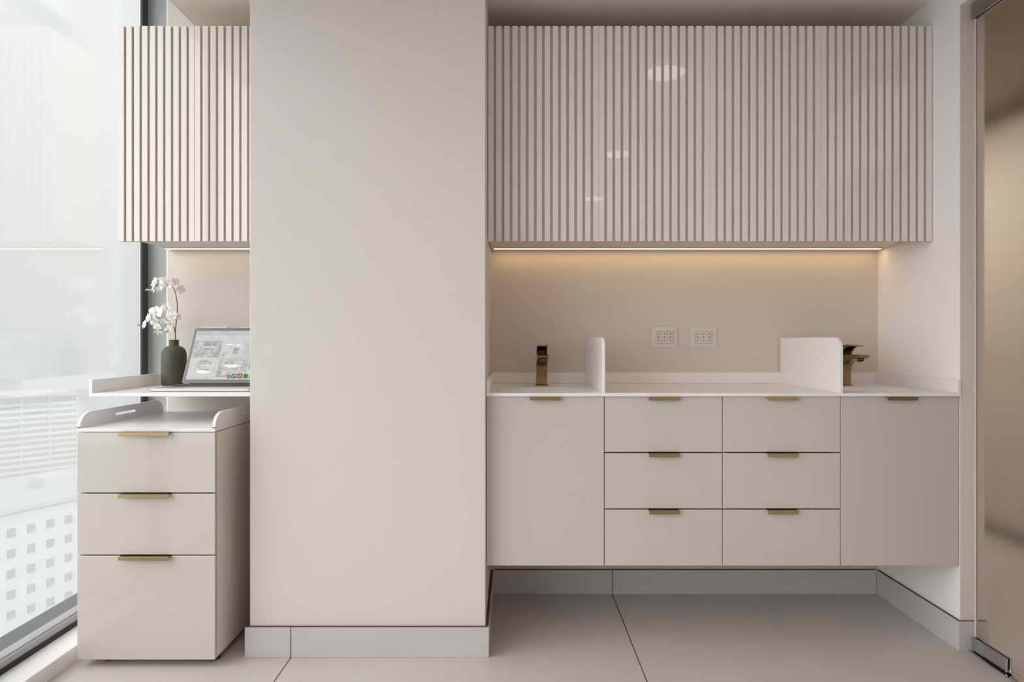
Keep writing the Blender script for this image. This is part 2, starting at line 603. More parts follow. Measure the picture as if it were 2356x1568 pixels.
# upstands
def wedge(name, d):
    return bx(name, d, 'solid_surface', wt, bev=0.0008)
wedge('upstand', (VX[0] + .0005, VX[4], 2.955, 2.9665, ZT, 0.9585))
wedge('upstand', (VX[0] + .0005, VX[0] + .0125, 2.416, 2.9545, ZT, 0.9585))
wedge('upstand', (1.5775, 1.5895, 2.416, 2.9545, ZT, 0.9585))
for xd in (0.324, 1.167):
    r = 0.045
    y0, y1, z1 = 2.418, 2.9545, 1.1085
    pts = [(y1, ZT), (y0, ZT)] + [(y0 + r - r * math.cos(a), z1 - r + r * math.sin(a)) for a in [R(90 * k / 14) for k in range(15)]] + [(y1, z1)]
    bm = bmesh.new()
    prism(bm, pts, 'x', xd - 0.006, xd + 0.006)
    bevel_sharp(bm, 0.001, ang=60, seg=2)
    obj('divider_screen', bm, 'solid_surface', wt)

# ------------------------------------------------------------------ faucets
def make_faucet(xc, label):
    t = empty('faucet', (xc, 2.84, ZT), label, 'faucet', 'brass basin faucets')
    bm = bmesh.new(); box(bm, xc - .026, xc + .026, 2.814, 2.866, ZT, ZT + 0.004, bev=0.001)
    obj('base_plate', bm, 'brass', t)
    w = 0.0225
    low = spline([(0, 2.820, .915), (0, 2.8195, .95), (0, 2.815, .98), (0, 2.802, 1.000), (0, 2.765, 1.0155), (0, 2.72, 1.022), (0, 2.68, 1.029), (0, 2.669, 1.035)], 5)
    top = spline([(0, 2.673, 1.0395), (0, 2.71, 1.0415), (0, 2.76, 1.0405), (0, 2.82, 1.0365), (0, 2.862, 1.030)], 4)
    pts = [(p.y, p.z) for p in low] + [(p.y, p.z) for p in top] + [(2.862, 0.915)]
    bm = bmesh.new(); prism(bm, pts, 'x', xc - w, xc + w)
    bmesh.ops.triangulate(bm, faces=[f for f in bm.faces if len(f.verts) > 4])
    bevel_sharp(bm, 0.003, ang=50, seg=3)
    body = obj('body', bm, 'brass', t)
    # aerator facing down and forward under the spout tip
    bm = bmesh.new()
    lathe(bm, [(0.0135, -0.004), (0.0135, 0.006), (0.0105, 0.006), (0.0105, 0.002)], (0, 0, 0), seg=32)
    bmesh.ops.transform(bm, matrix=Matrix.Translation((xc, 2.700, 1.0235)) @ Matrix.Rotation(R(150), 4, 'X'), verts=bm.verts)
    obj('aerator', bm, 'brass', body, smooth=False)
    # lever: top shell with two cheeks, hollow below
    up = spline([(0, 2.860, 1.043), (0, 2.845, 1.062), (0, 2.815, 1.0755), (0, 2.765, 1.081), (0, 2.712, 1.077)], 5)
    dn = spline([(0, 2.712, 1.073), (0, 2.755, 1.0725), (0, 2.785, 1.064), (0, 2.805, 1.050), (0, 2.818, 1.0385)], 5)
    pts = [(p.y, p.z) for p in up] + [(p.y, p.z) for p in dn] + [(2.860, 1.0385)]
    bm = bmesh.new()
    for s in (-1, 1):
        a, b_ = sorted((xc + s * 0.0215, xc + s * 0.0145))
        fs = prism(bm, pts, 'x', a, b_)
    inner = [(p.y + (0.0), p.z - 0.004) for p in reversed(up)]
    sh = [(p.y, p.z - 0.0003) for p in up] + inner
    prism(bm, sh, 'x', xc - 0.0146, xc + 0.0146)
    bmesh.ops.triangulate(bm, faces=[f for f in bm.faces if len(f.verts) > 4])
    bevel_sharp(bm, 0.0012, ang=60, seg=2)
    lv = obj('lever', bm, 'brass', t)
    bx('lever_shade_block', (xc - 0.0143, xc + 0.0143, 2.800, 2.855, 1.0375, 1.056), 'brass_hollow_shade', lv)  # dark block set in the hollow to stand for its shade
    return t


make_faucet(0.123, 'brass faucet over the left basin, between the pillar and the narrow-looking divider')
make_faucet(1.378, 'brass faucet over the right basin, partly behind the wide-looking divider')

# ------------------------------------------------------------------ upper slatted cabinets
YU = 2.580
ZU0, ZU1 = 1.472, 2.2850
ZUB = 1.4925


def upper(x0, x1, n, label, group):
    t = empty('wall_cabinet', ((x0 + x1) / 2, 2.78, ZU0), label, 'cabinet', group)
    bx('carcass', [(x0 + .001, x1 - .001, 2.6015, 2.9665, ZUB, ZUB + .018), (x0 + .001, x1 - .001, 2.6015, 2.9665, ZU1 - .02, ZU1 - .003),
                   (x0 + .001, x0 + .017, 2.6015, 2.9665, ZUB + .018, ZU1 - .02), (x1 - .017, x1 - .001, 2.6015, 2.9665, ZUB + .018, ZU1 - .02)], 'carcass', t)
    d = bx('door', (x0 + .0006, x1 - .0006, YU + 0.0085, YU + 0.021, ZU0, ZU1 - 0.001), 'groove_lacquer', t)
    w = 0.0207
    W = x1 - x0 - 0.0012
    pitch = (W - w) / (n - 1)
    bm = bmesh.new()
    xs_ = x0 + .0006
    box(bm, xs_, xs_ + w, YU, YU + 0.0085, ZU0, ZU1, bev=0.0006, seg=1)
    s0 = obj('slat', bm, 'slat_lacquer', d)
    for k in range(1, n):
        link_copy(s0, d, Vector(s0.location) + Vector((k * pitch, 0, 0)))
    return t


ul = ['slatted wall cabinet nearest the pillar on its right side', 'slatted wall cabinet second right of the pillar, with the two light spots on it',
      'slatted wall cabinet above the right wall socket, third right of the pillar', 'slatted wall cabinet against the white right wall']
ul[1] = 'slatted wall cabinet second to the right of the pillar'
ul[2] = 'slatted wall cabinet third to the right of the pillar'
for i in range(4):
    upper(VX[i] + (0.0006 if i == 0 else 0), VX[i + 1] + (0.0005 if i < 3 else 0), 14, ul[i], 'slatted wall cabinets above the sinks')
upper(-1.4885, -1.200, 10, 'slatted wall cabinet above the desk, on the window side', 'slatted wall cabinets above the desk')
upper(-1.200, XP0 - 0.0006, 10, 'slatted wall cabinet above the desk, touching the pillar', 'slatted wall cabinets above the desk')

# led strips under them
def led(x0, x1, m, label):
    t = empty('led_strip', ((x0 + x1) / 2, 2.915, ZUB - 0.004), label, 'light')
    bx('profile', [(x0 - .003, x1 + .003, 2.896, 2.8995, ZUB - 0.005, ZUB - .0002), (x0 - .003, x1 + .003, 2.9305, 2.934, ZUB - 0.005, ZUB - .0002),
                   (x0 - .003, x0, 2.8995, 2.9305, ZUB - 0.005, ZUB - .0002), (x1, x1 + .003, 2.8995, 2.9305, ZUB - 0.005, ZUB - .0002)], 'carcass', t)
    bx('diffuser', (x0, x1, 2.8997, 2.9303, ZUB - 0.0046, ZUB - .0006), m, t)


led(-0.076, 1.572, 'led', 'long warm LED strip under the slatted cabinets above the sinks')
led(-1.478, -0.922, 'led_left', 'short warm LED strip under the slatted cabinets above the desk')

# ------------------------------------------------------------------ sockets
def socket(xc, label):
    zc = 1.111
    t = empty('wall_socket', (xc, YB, 1.0645), label, 'socket', 'white three-gang wall sockets')
    bm = bmesh.new()
    w, h = 0.0595, 0.0465
    y1 = YB - 0.0003
    a = [(-w, -h), (w, -h), (w, h), (-w, h)]
    def ring(sx, sz, y): return [bm.verts.new((xc + sx * (1 if p[0] > 0 else -1), y, zc + sz * (1 if p[1] > 0 else -1))) for p in a]
    rs = [ring(w, h, y1), ring(w, h, y1 - 0.004), ring(w - .002, h - .002, y1 - 0.0062), ring(0.037, 0.0265, y1 - 0.0100), ring(0.0365, 0.026, y1 - 0.006)]
    for p, q in zip(rs, rs[1:]):
        for i in range(4):
            bm.faces.new((p[i], p[(i + 1) % 4], q[(i + 1) % 4], q[i]))
    bm.faces.new(list(reversed(rs[0]))); bm.faces.new(rs[-1])
    bmesh.ops.recalc_face_normals(bm, faces=bm.faces)
    obj('cover_plate', bm, 'plastic_plate', t)
    for k in (-1, 0, 1):
        md = bx('outlet_module', (xc + k * 0.0242 - 0.0118, xc + k * 0.0242 + 0.0118, y1 - 0.0088, y1 - 0.0062, zc - 0.0255, zc + 0.0255), 'plastic_plate', t, bev=0.0006)
        bm = bmesh.new()
        for q in (-1, 0, 1):
            c = (xc + k * 0.0255 - 0.0005, y1 - 0.0088, zc + 0.001 + q * 0.0138)
            n0 = len(bm.verts)
            vs2 = [bm.verts.new((c[0] + 0.0026 * math.cos(2 * math.pi * j / 14), c[1] - 0.0003, c[2] + 0.0026 * math.sin(2 * math.pi * j / 14))) for j in range(14)]
            vs3 = [bm.verts.new((v.co.x, c[1] + 0.0004, v.co.z)) for v in vs2]
            bm.faces.new(vs2); bm.faces.new(list(reversed(vs3)))
            for j in range(14): bm.faces.new((vs2[j], vs3[j], vs3[(j + 1) % 14], vs2[(j + 1) % 14]))
        bmesh.ops.recalc_face_normals(bm, faces=bm.faces)
        obj('pin_hole', bm, 'black', md)
    return t


socket(0.6615, 'white wall socket plate above the worktop, nearer the left faucet')
socket(0.8305, 'white wall socket plate above the worktop, nearer the right faucet')
socket(-1.290, 'white wall socket plate behind the laptop, nearer the vase')
socket(-1.120, 'white wall socket plate behind the laptop, nearer the pillar')

# ------------------------------------------------------------------ desk
dk = empty('desk_worktop', (-1.205, 2.69, 0.899), 'white wall-mounted desk top between the window and the pillar', 'desk')
bx('desk_slab', (-1.4975, XP0 - 0.0005, 2.415, 2.954, 0.899, ZT), 'solid_surface', dk, bev=0.0008)
bx('upstand', (-1.4975, -1.4855, 2.416, 2.954, ZT, 0.9585), 'solid_surface', dk, bev=0.0008)
bx('upstand', (-1.4965, XP0 - 0.0005, 2.9545, 2.9665, 0.899, 0.9585), 'solid_surface', dk, bev=0.0008)

# ------------------------------------------------------------------ mobile drawer unit
UX0, UX1, UY0, UY1 = -1.459, -0.996, 2.290, 2.838
mu = empty('drawer_unit', ((UX0 + UX1) / 2, (UY0 + UY1) / 2, 0), 'freestanding three-drawer unit with a white tray top beside the window', 'drawer unit')
bx('carcass', [(UX0 + .0005, UX0 + .018, UY0 + .0205, UY1, .027, .7875), (UX1 - .018, UX1 - .0005, UY0 + .0205, UY1, .027, .7875),
               (UX0 + .018, UX1 - .018, UY0 + .0205, UY1, .027, .045), (UX0 + .018, UX1 - .018, UY1 - .01, UY1, .045, .7875),
               (UX0 + .018, UX1 - .018, UY0 + .0205, UY1 - .01, .77, .7875)], 'side_lacquer', mu, bev=0.0008)
zs_ = [(0.5865, 0.7885), (0.3785, 0.5825), (0.0263, 0.3745)]
for z0, z1 in zs_:
    d = bx('drawer', (UX0, UX1, UY0, UY0 + 0.019, z0, z1), 'lacquer', mu, bev=0.0015)
    obj('handle', handle_bm(-1.312, -1.143, UY0 - 0.018, UY0 + 0.006, z1 + 0.0016, h=0.0115), 'handle_brass', d)
for fx, fy in ((-1.385, 2.362), (-1.030, 2.362), (-1.385, 2.78), (-1.030, 2.78)):
    bm = bmesh.new()
    lathe(bm, [(0.021, 0), (0.022, 0.003), (0.022, 0.020), (0.014, 0.0268)], (fx, fy, 0), seg=24)
    obj('foot', bm, 'black', mu, smooth=False)
tp = bx('tray_top', (UX0, UX1, UY0, UY1, 0.7905, 0.8025), 'solid_surface', mu, bev=0.0008)
def tray_side(x0, x1, slot):
    ra, rb, z0, z1 = 0.062, 0.050, 0.8025, 0.8535
    pts = [(UY1 - .001, z0), (UY0 + .001, z0)]
    pts += [(UY0 + .001 + ra - ra * math.cos(a), z0 + .003 + (z1 - z0 - .003) * math.sin(a)) for a in [R(90 * k / 14) for k in range(15)]]
    pts += [(UY1 - .001 - ra + ra * math.sin(a), z0 + .003 + (z1 - z0 - .003) * math.cos(a)) for a in [R(90 * k / 14) for k in range(15)]]
    bm = bmesh.new()
    # outer panel with a slot: outline and slot stitched as two half loops
    ys0, ys1, zc, r = 2.497, 2.628, 0.828, 0.0042
    up_y = sorted(set([round(p[0], 5) for p in pts]))
    def ztop(y):
        if y < UY0 + .001 + ra:
            u = (UY0 + .001 + ra - y) / ra
            return z0 + .003 + (z1 - z0 - .003) * math.sqrt(max(0, 1 - u * u))
        if y > UY1 - .001 - ra:
            u = (y - (UY1 - .001 - ra)) / ra
            return z0 + .003 + (z1 - z0 - .003) * math.sqrt(max(0, 1 - u * u))
        return z1
    sl = [ys0, ys0 + r * .3, ys0 + r, (ys0 + ys1) / 2, ys1 - r, ys1 - r * .3, ys1]
    ys = sorted(set(up_y + [round(v, 5) for v in sl]))
    def half(y):
        if y < ys0 - 1e-6 or y > ys1 + 1e-6: return None
        if y < ys0 + r: u = (ys0 + r - y) / r
        elif y > ys1 - r: u = (y - ys1 + r) / r
        else: u = 0
        return r * math.sqrt(max(0, 1 - u * u))
    def quad(ya, yb, za0, zb0, za1, zb1):
        V = []
        for x in (x0, x1):
            V.append([bm.verts.new((x, ya, za0)), bm.verts.new((x, yb, zb0)), bm.verts.new((x, yb, zb1)), bm.verts.new((x, ya, za1))])
        bm.faces.new(V[0]); bm.faces.new(list(reversed(V[1])))
        for i in (0, 2):
            j = (i + 1) % 4
            bm.faces.new((V[0][i], V[0][j], V[1][j], V[1][i]))
    for a, b_ in zip(ys, ys[1:]):
        h0, h1 = half(a), half(b_)
        if slot and h0 is not None and h1 is not None:
            quad(a, b_, z0, z0, zc - h0, zc - h1)
            quad(a, b_, zc + h0, zc + h1, ztop(a), ztop(b_))
        else:
            quad(a, b_, z0, z0, ztop(a), ztop(b_))
    bmesh.ops.remove_doubles(bm, verts=bm.verts, dist=1e-6)
    bmesh.ops.recalc_face_normals(bm, faces=bm.faces)
    return obj('tray_side', bm, 'solid_surface', mu)


tray_side(UX0, UX0 + 0.010, True)
tray_side(UX1 - 0.010, UX1, True)

# ------------------------------------------------------------------ laptop
LX0, LX1 = -1.314, -0.945
LY0, LY1 = 2.470, 2.722
lp = empty('laptop', ((LX0 + LX1) / 2, 2.60, ZT), 'open silver laptop on the desk, partly hidden by the pillar', 'laptop')
def rrect(x0, x1, y0, y1, r, n=6):
    pts = []
    for cx, cy_, a0 in ((x1 - r, y1 - r, 0), (x0 + r, y1 - r, 90), (x0 + r, y0 + r, 180), (x1 - r, y0 + r, 270)):
        for k in range(n + 1):
            a = R(a0 + 90 * k / n)
            pts.append((cx + r * math.cos(a), cy_ + r * math.sin(a)))
    return pts
bm = bmesh.new(); prism(bm, rrect(LX0, LX1, LY0, LY1, 0.014), 'z', ZT + 0.001, ZT + 0.0125)
bevel_sharp(bm, 0.0015, ang=60)
base = obj('base', bm, 'laptop_silver', lp)
kb = bx('keyboard_well', (LX0 + 0.025, LX1 - 0.025, 2.575, 2.700, ZT + 0.0122, ZT + 0.0130), 'key_black', base)
k0 = None
for rr in range(6):
    for cc in range(14):
        x = LX0 + 0.028 + cc * 0.0226
        y = 2.578 + rr * 0.0202
        if k0 is None:
            k0 = bx('key', (x, x + 0.0196, y, y + 0.0172, ZT + 0.0131, ZT + 0.0145), 'key_black', base, bev=0.0004)
            kl = Vector(k0.location)
        else:
            link_copy(k0, base, kl + Vector((cc * 0.0226, rr * 0.0202, 0)))
# lid: local frame u along X, v up the tilted lid, n towards the viewer
LH = 0.250
tilt = R(27)
hinge = Vector((0, 2.716, ZT + 0.0155))
vv = Vector((0, math.sin(tilt), math.cos(tilt)))
nn = Vector((0, -math.cos(tilt), math.sin(tilt)))
def LP(u, v, n_): return Vector((u, 0, 0)) + hinge + vv * v + nn * n_
def lid_poly(bm, pts, n0, n1):
    A = [bm.verts.new(LP(u, v, n0)) for u, v in pts]
    B = [bm.verts.new(LP(u, v, n1)) for u, v in pts]
    n = len(pts)
    fs = [bm.faces.new(list(reversed(A))), bm.faces.new(B)]
    for i in range(n): fs.append(bm.faces.new((A[i], A[(i + 1) % n], B[(i + 1) % n], B[i])))
    bmesh.ops.recalc_face_normals(bm, faces=fs)
bm = bmesh.new(); lid_poly(bm, rrect(LX0, LX1, 0.0, LH, 0.012), -0.006, -0.0004)
lid = obj('lid', bm, 'laptop_silver', lp)
bm = bmesh.new(); lid_poly(bm, rrect(LX0 + .001, LX1 - .001, 0.001, LH - .001, 0.011), -0.0004, 0.0002)
obj('screen_bezel', bm, 'laptop_bezel', lid)
bm = bmesh.new(); tube(bm, [LP(LX0 + .03, -0.001, -.004), LP(LX1 - .03, -0.001, -.004)], 0.005)
obj('hinge', bm, 'black', lid)
screen_mat('scr_page', (0.60, 0.59, 0.585))
screen_mat('scr_bar', (0.52, 0.53, 0.54))
screen_mat('scr_tile_a', (0.42, 0.415, 0.41))
screen_mat('scr_tile_b', (0.50, 0.49, 0.485))
screen_mat('scr_tile_c', (0.34, 0.335, 0.33))
screen_mat('scr_dark', (0.10, 0.10, 0.10))
screen_mat('scr_white', (0.85, 0.85, 0.85))
screen_mat('scr_maroon', (0.20, 0.07, 0.07))
screen_mat('scr_teal', (0.02, 0.11, 0.14))
screen_mat('scr_orange', (0.24, 0.085, 0.035))
screen_mat('scr_green', (0.05, 0.17, 0.05))
SX0, SX1, SV0, SV1 = LX0 + 0.0125, LX1 - 0.0125, 0.017, LH - 0.014
bm = bmesh.new(); lid_poly(bm, [(SX0, SV0), (SX1, SV0), (SX1, SV1), (SX0, SV1)], 0.0003, 0.0006)
scr = obj('display', bm, 'scr_page', lid)
def scr_rect(items, m, lay, nm='screen_picture'):
    bm = bmesh.new()
    for (u0, u1, v0, v1) in items:
        lid_poly(bm, [(SX0 + u0 * (SX1 - SX0), SV0 + v0 * (SV1 - SV0)), (SX0 + u1 * (SX1 - SX0), SV0 + v0 * (SV1 - SV0)),
                      (SX0 + u1 * (SX1 - SX0), SV0 + v1 * (SV1 - SV0)), (SX0 + u0 * (SX1 - SX0), SV0 + v1 * (SV1 - SV0))], 0.0006 + lay * .0001, 0.00065 + lay * .0001)
    o = obj(nm, bm, m, lid)
    o['kind'] = 'stuff'
    return o
scr_rect([(0, 1, 0.90, 1.0)], 'scr_bar', 0, 'screen_toolbar')
scr_rect([(0.0, 0.335, 0.44, 0.79), (0.70, 1, 0.44, 0.79), (0.345, 0.69, 0.05, 0.43)], 'scr_tile_b', 1)
scr_rect([(0.345, 0.69, 0.44, 0.79), (0.0, 0.335, 0.05, 0.43), (0.70, 1, 0.05, 0.43)], 'scr_page', 1)
scr_rect([(0.09, 0.33, 0.62, 0.77), (0.22, 0.33, 0.45, 0.62), (0.48, 0.55, 0.52, 0.66), (0.70, 0.74, 0.20, 0.42)], 'scr_tile_a', 2)
scr_rect([(0.12, 0.2, 0.66, 0.72), (0.27, 0.32, 0.5, 0.56), (0.34, 0.40, 0.10, 0.17), (0.1, 0.13, 0.46, 0.52)], 'scr_tile_c', 3)
scr_rect([(0.02 + .012 * i, 0.026 + .012 * i, 0.975, 0.985) for i in range(14)] + [(0.28 + .015 * i, 0.287 + .015 * i, 0.975, 0.986) for i in range(8)] +
         [(0.03, 0.2, 0.925, 0.929), (0.3, 0.5, 0.925, 0.929)], 'scr_dark', 3, 'screen_menu_marks')
scr_rect([(0.345, 0.58, 0.045, 0.075), (0.03, 0.032, .02, .03)] + [(0.05 + .022 * i, 0.06 + .022 * i, 0.015, 0.03) for i in range(11)], 'scr_tile_c', 4, 'screen_dock_marks')
dx = 0.475
for nm, w_, h_, c in (('a', .040, .065, 'scr_maroon'), ('b', .055, .09, 'scr_teal'), ('c', .060, .095, 'scr_orange'), ('d', .055, .085, 'scr_green'), ('e', .05, .07, 'scr_tile_c')):
    scr_rect([(dx, dx + w_, 0.02, 0.02 + h_)], c, 5, 'screen_icon')
    dx += w_ + 0.010
def scr_disc(items, m, lay, nm='screen_picture'):
    bm = bmesh.new()
    for (uc, vc, ru, rv) in items:
        pts = [(SX0 + (uc + ru * math.cos(2 * math.pi * k / 20)) * (SX1 - SX0), SV0 + (vc + rv * math.sin(2 * math.pi * k / 20)) * (SV1 - SV0)) for k in range(20)]
        lid_poly(bm, pts, 0.0006 + lay * .0001, 0.00065 + lay * .0001)
    o = obj(nm, bm, m, lid)
    o['kind'] = 'stuff'
scr_disc([(0.17, 0.30, .10, .09), (0.52, 0.33, .12, .06)], 'scr_tile_b', 2)
scr_disc([(0.185, 0.16, .085, .045), (0.50, 0.27, .09, .03), (0.42, 0.71, .05, .015), (0.53, 0.70, .03, .015)], 'scr_white', 3)
scr_rect([(0.13, 0.16, 0.59, 0.63), (0.17, 0.2, 0.59, 0.63), (0.1, 0.145, 0.52, 0.545), (0.35, .385, .47, .50), (.36, .39, .52, .54), (.12, .24, .19, .205), (.2, .26, .165, .175)], 'scr_tile_c', 4)
scr_rect([(0.005, 0.33, 0.80, 0.803), (0.30, 0.62, 0.845, 0.85), (0.12, 0.22, 0.845, 0.85)], 'scr_bar', 4)
scr_rect([(0.60 + .013 * i, 0.604 + .013 * i, 0.44, 0.79) for i in range(7)], 'scr_tile_a', 4)
TEXTN = 0
def text_mesh(body, size, M, m, name, parent, flip=False):
    cu = bpy.data.curves.new('lettering', 'FONT')
    cu.body = body; cu.size = size; cu.align_x = 'CENTER'; cu.align_y = 'CENTER'; cu.extrude = 0.0
    cu.resolution_u = 2
    o = bpy.data.objects.new('lettering_source', cu)
    C.objects.link(o)
    dg = bpy.context.evaluated_depsgraph_get()
    me = bpy.data.meshes.new_from_object(o.evaluated_get(dg))
    bm = bmesh.new(); bm.from_mesh(me)
    C.objects.unlink(o); bpy.data.objects.remove(o)
    if flip: bmesh.ops.scale(bm, vec=(-1, 1, 1), verts=bm.verts)
    bmesh.ops.transform(bm, matrix=M, verts=bm.verts)
    return obj(name, bm, m, parent)
def scr_text(body, u, v, size, m='scr_white'):
    p = LP(SX0 + u * (SX1 - SX0), SV0 + v * (SV1 - SV0), 0.0014)
    M = Matrix(((1, 0, 0, p.x), (0, vv.y, nn.y, p.y), (0, vv.z, nn.z, p.z), (0, 0, 0, 1)))
    return text_mesh(body, size, M, m, 'screen_lettering', lid, flip=True)
scr_text('APPUNTO', 0.185, 0.655, 0.0125)
scr_text('VIUSEN', 0.545, 0.655, 0.0125)
scr_text('IROTANIRRA', 0.185, 0.275, 0.0125)
scr_text('NARIVAMOTT', 0.53, 0.275, 0.0125)
scr_text('Id', 0.495, 0.052, 0.011, 'scr_tile_b')
scr_text('Ps', 0.5525, 0.065, 0.015, 'scr_white')
scr_text('Ai', 0.620, 0.067, 0.016, 'scr_page')

# ------------------------------------------------------------------ vase and orchid
VC = Vector((-1.402, 2.832, ZT))
bm = bmesh.new()
prof = [(0.040, 0.0), (0.046, 0.0015), (0.0478, 0.006), (0.0484, 0.03), (0.0486, 0.09), (0.0480, 0.125), (0.0465, 0.137), (0.0425, 0.148), (0.035, 0.157),
        (0.026, 0.1615), (0.0195, 0.1635), (0.0182, 0.167), (0.0180, 0.184), (0.0192, 0.187), (0.0200, 0.1885), (0.0192, 0.1895), (0.0165, 0.1892), (0.0155, 0.184), (0.0155, 0.150), (0.010, 0.1495)]
lathe(bm, prof, VC, seg=56)
tag(obj('vase', bm, 'vase_green', smooth=True), 'olive green bottle-shaped vase on the desk beside the laptop', 'vase')


def PX(cx, cy_, d):
    """point seen at crop position (the 4.75x flower crop) at depth d"""
    px, py = 290 + cx / 4.75, 600 + cy_ / 4.75
    return Vector(((px - 1178) * d / F, d, CAM_Z - (py - 784) * d / F))


orc = empty('orchid', VC + Vector((0, 0, 0.12)), 'white orchid with two flower clusters standing in the green vase', 'flower')
D0 = VC.y
main = spline([VC + Vector((-.001, 0, 0.155)), PX(540, 865, D0), PX(538, 790, D0), PX(545, 700, D0), PX(556, 590, D0), PX(560, 480, D0), PX(545, 370, D0),
               PX(528, 315, D0), PX(505, 285, D0), PX(450, 245, D0), PX(380, 240, D0 - .004), PX(320, 275, D0 - .008), PX(285, 318, D0 - .01), PX(232, 316, D0 - .012)], 6)
bm = bmesh.new(); tube(bm, main, 0.0024, 0.0009, 8)
obj('stem', bm, 'stem_brown', orc, smooth=True)
bm = bmesh.new()
tube(bm, spline([PX(538, 790, D0), PX(520, 720, D0 - .004), PX(470, 660, D0 - .008), PX(420, 630, D0 - .012), PX(330, 620, D0 - .016), PX(250, 650, D0 - .016), PX(190, 690, D0 - .016), PX(135, 700, D0 - .016)], 6), 0.0018, 0.0007, 8)
obj('stem', bm, 'stem_brown', orc, smooth=True)
bm = bmesh.new()
tube(bm, spline([PX(470, 660, D0 - .008), PX(440, 690, D0 - .012), PX(420, 730, D0 - .014), PX(370, 765, D0 - .014), PX(315, 778, D0 - .014)], 6), 0.0013, 0.0007, 8)
obj('stem', bm, 'stem_brown', orc, smooth=True)


def petal_mesh(name, L, W, cup, notch=0.0):
    me = bpy.data.meshes.new(name)
    bm = bmesh.new()
    NU, NV = 7, 6
    G = []
    for i in range(NU + 1):
        u = i / NU
        wd = W * (math.sin(math.pi * min(1, u * 0.93 + 0.05)) ** 0.62)
        row = []
        for j in range(NV + 1):
            v = j / NV * 2 - 1
            row.append(bm.verts.new((v * wd / 2, 0.06 * L + u * L * (1 - notch * v * v * (u > .7)), cup * (u * u * L) + 0.10 * wd * (1 - v * v) + 0.025 * L * math.sin(5 * v + 6 * u))))
        G.append(row)
    for i in range(NU):
        for j in range(NV):
            bm.faces.new((G[i][j], G[i][j + 1], G[i + 1][j + 1], G[i + 1][j]))
    bm.to_mesh(me); bm.free()
    for p in me.polygons: p.use_smooth = True
    me.materials.append(MATS['petal'])
    return me


ME_P = petal_mesh('petal', 0.54, 0.62, 0.12)       # wide lateral petals
ME_S = petal_mesh('sepal', 0.50, 0.36, 0.18)       # narrow sepals
ME_L = petal_mesh('lip', 0.24, 0.17, -0.8)
bm = bmesh.new(); bmesh.ops.create_icosphere(bm, subdivisions=2, radius=0.07)
bmesh.ops.scale(bm, vec=(0.8, 1.3, 1.2), verts=bm.verts)
ME_C = bpy.data.meshes.new('column'); bm.to_mesh(ME_C); bm.free(); ME_C.materials.append(MATS['petal_heart'])
for p in ME_C.polygons: p.use_smooth = True


def flower(p, dia, yaw, pitch, roll):
    """p centre, dia diameter in metres; facing -Y turned by yaw (deg, + = to the right) and pitch (+ = up)"""
    f = bpy.data.objects.new('blossom', ME_C)
    C.objects.link(f)
    f.parent = orc
    f.location = p - WL[orc.name]
    q = Matrix.Rotation(R(yaw), 4, 'Z') @ Matrix.Rotation(R(90 - pitch), 4, 'X') @ Matrix.Rotation(R(roll), 4, 'Z')
    f.rotation_euler = q.to_euler()
    f.scale = (dia, dia, dia)
    for nm, me, ang, lift in (('sepal', ME_S, 0, 0), ('sepal', ME_S, 128, 0), ('sepal', ME_S, -128, 0), ('petal', ME_P, 72, .02), ('petal', ME_P, -72, .02), ('lip', ME_L, 180, .04)):
        k = bpy.data.objects.new(nm, me)
        C.objects.link(k)
        k.parent = f
        k.rotation_euler = (R(random.uniform(-12, 14)), 0, R(ang + random.uniform(-6, 6)))
        k.location = (0, 0, lift - 0.05)
    return f


K = D0 / F / 4.75    # metres per crop pixel
FL = [  # crop x, y, diameter, yaw, pitch, roll, depth offset
    (310, 232, 118, -35, 10, 10, -.012), (300, 300, 100, -45, -10, 40, -.016), (350, 215, 95, 15, 25, -20, -.004), (425, 205, 100, 30, 30, 10, .0),
    (455, 258, 118, 10, 0, 0, -.012), (385, 265, 110, -15, -5, 60, -.018), (355, 318, 90, -10, -45, 0, -.012), (535, 232, 105, 60, 5, 20, .008),
    (590, 310, 120, 55, -25, -30, .004), (500, 225, 90, 20, 20, 80, .008),
    (325, 562, 160, -8, 8, 0, -.026), (442, 505, 120, 25, 20, 30, -.004), (500, 603, 118, 5, 0, 12, -.018),
    (560, 612, 105, 60, 0, 0, -.006), (250, 622, 115, -45, 0, 20, -.020), (312, 655, 115, -10, -20, 50, -.020), (398, 655, 80, 10, -10, 10, -.012),
    (345, 722, 95, -10, -20, 20, -.020), (203, 690, 90, -30, 0, 60, -.020), (482, 684, 95, 10, -35, 0, -.018), (462, 745, 88, 0, -20, 30, -.018),
    (368, 785, 75, 0, -40, 0, -.014)]
for cx, cy_, dia, yw, pt, rl, dd in FL:
    flower(PX(cx, cy_, D0 + dd), dia * K * 0.90, yw, pt, rl)
for cx, cy_, r in ((228, 316, 13), (250, 316, 12), (275, 322, 12), (348, 345, 10), (130, 694, 10), (146, 710, 9), (190, 727, 13), (316, 778, 13), (362, 760, 10), (436, 770, 15)):
    bm = bmesh.new()
    bmesh.ops.create_icosphere(bm, subdivisions=2, radius=r * K)
    bmesh.ops.scale(bm, vec=(1.3, 1, 0.95), verts=bm.verts)
    bmesh.ops.translate(bm, vec=PX(cx, cy_, D0 - 0.016), verts=bm.verts)
    obj('bud', bm, 'bud_green', orc, smooth=True)

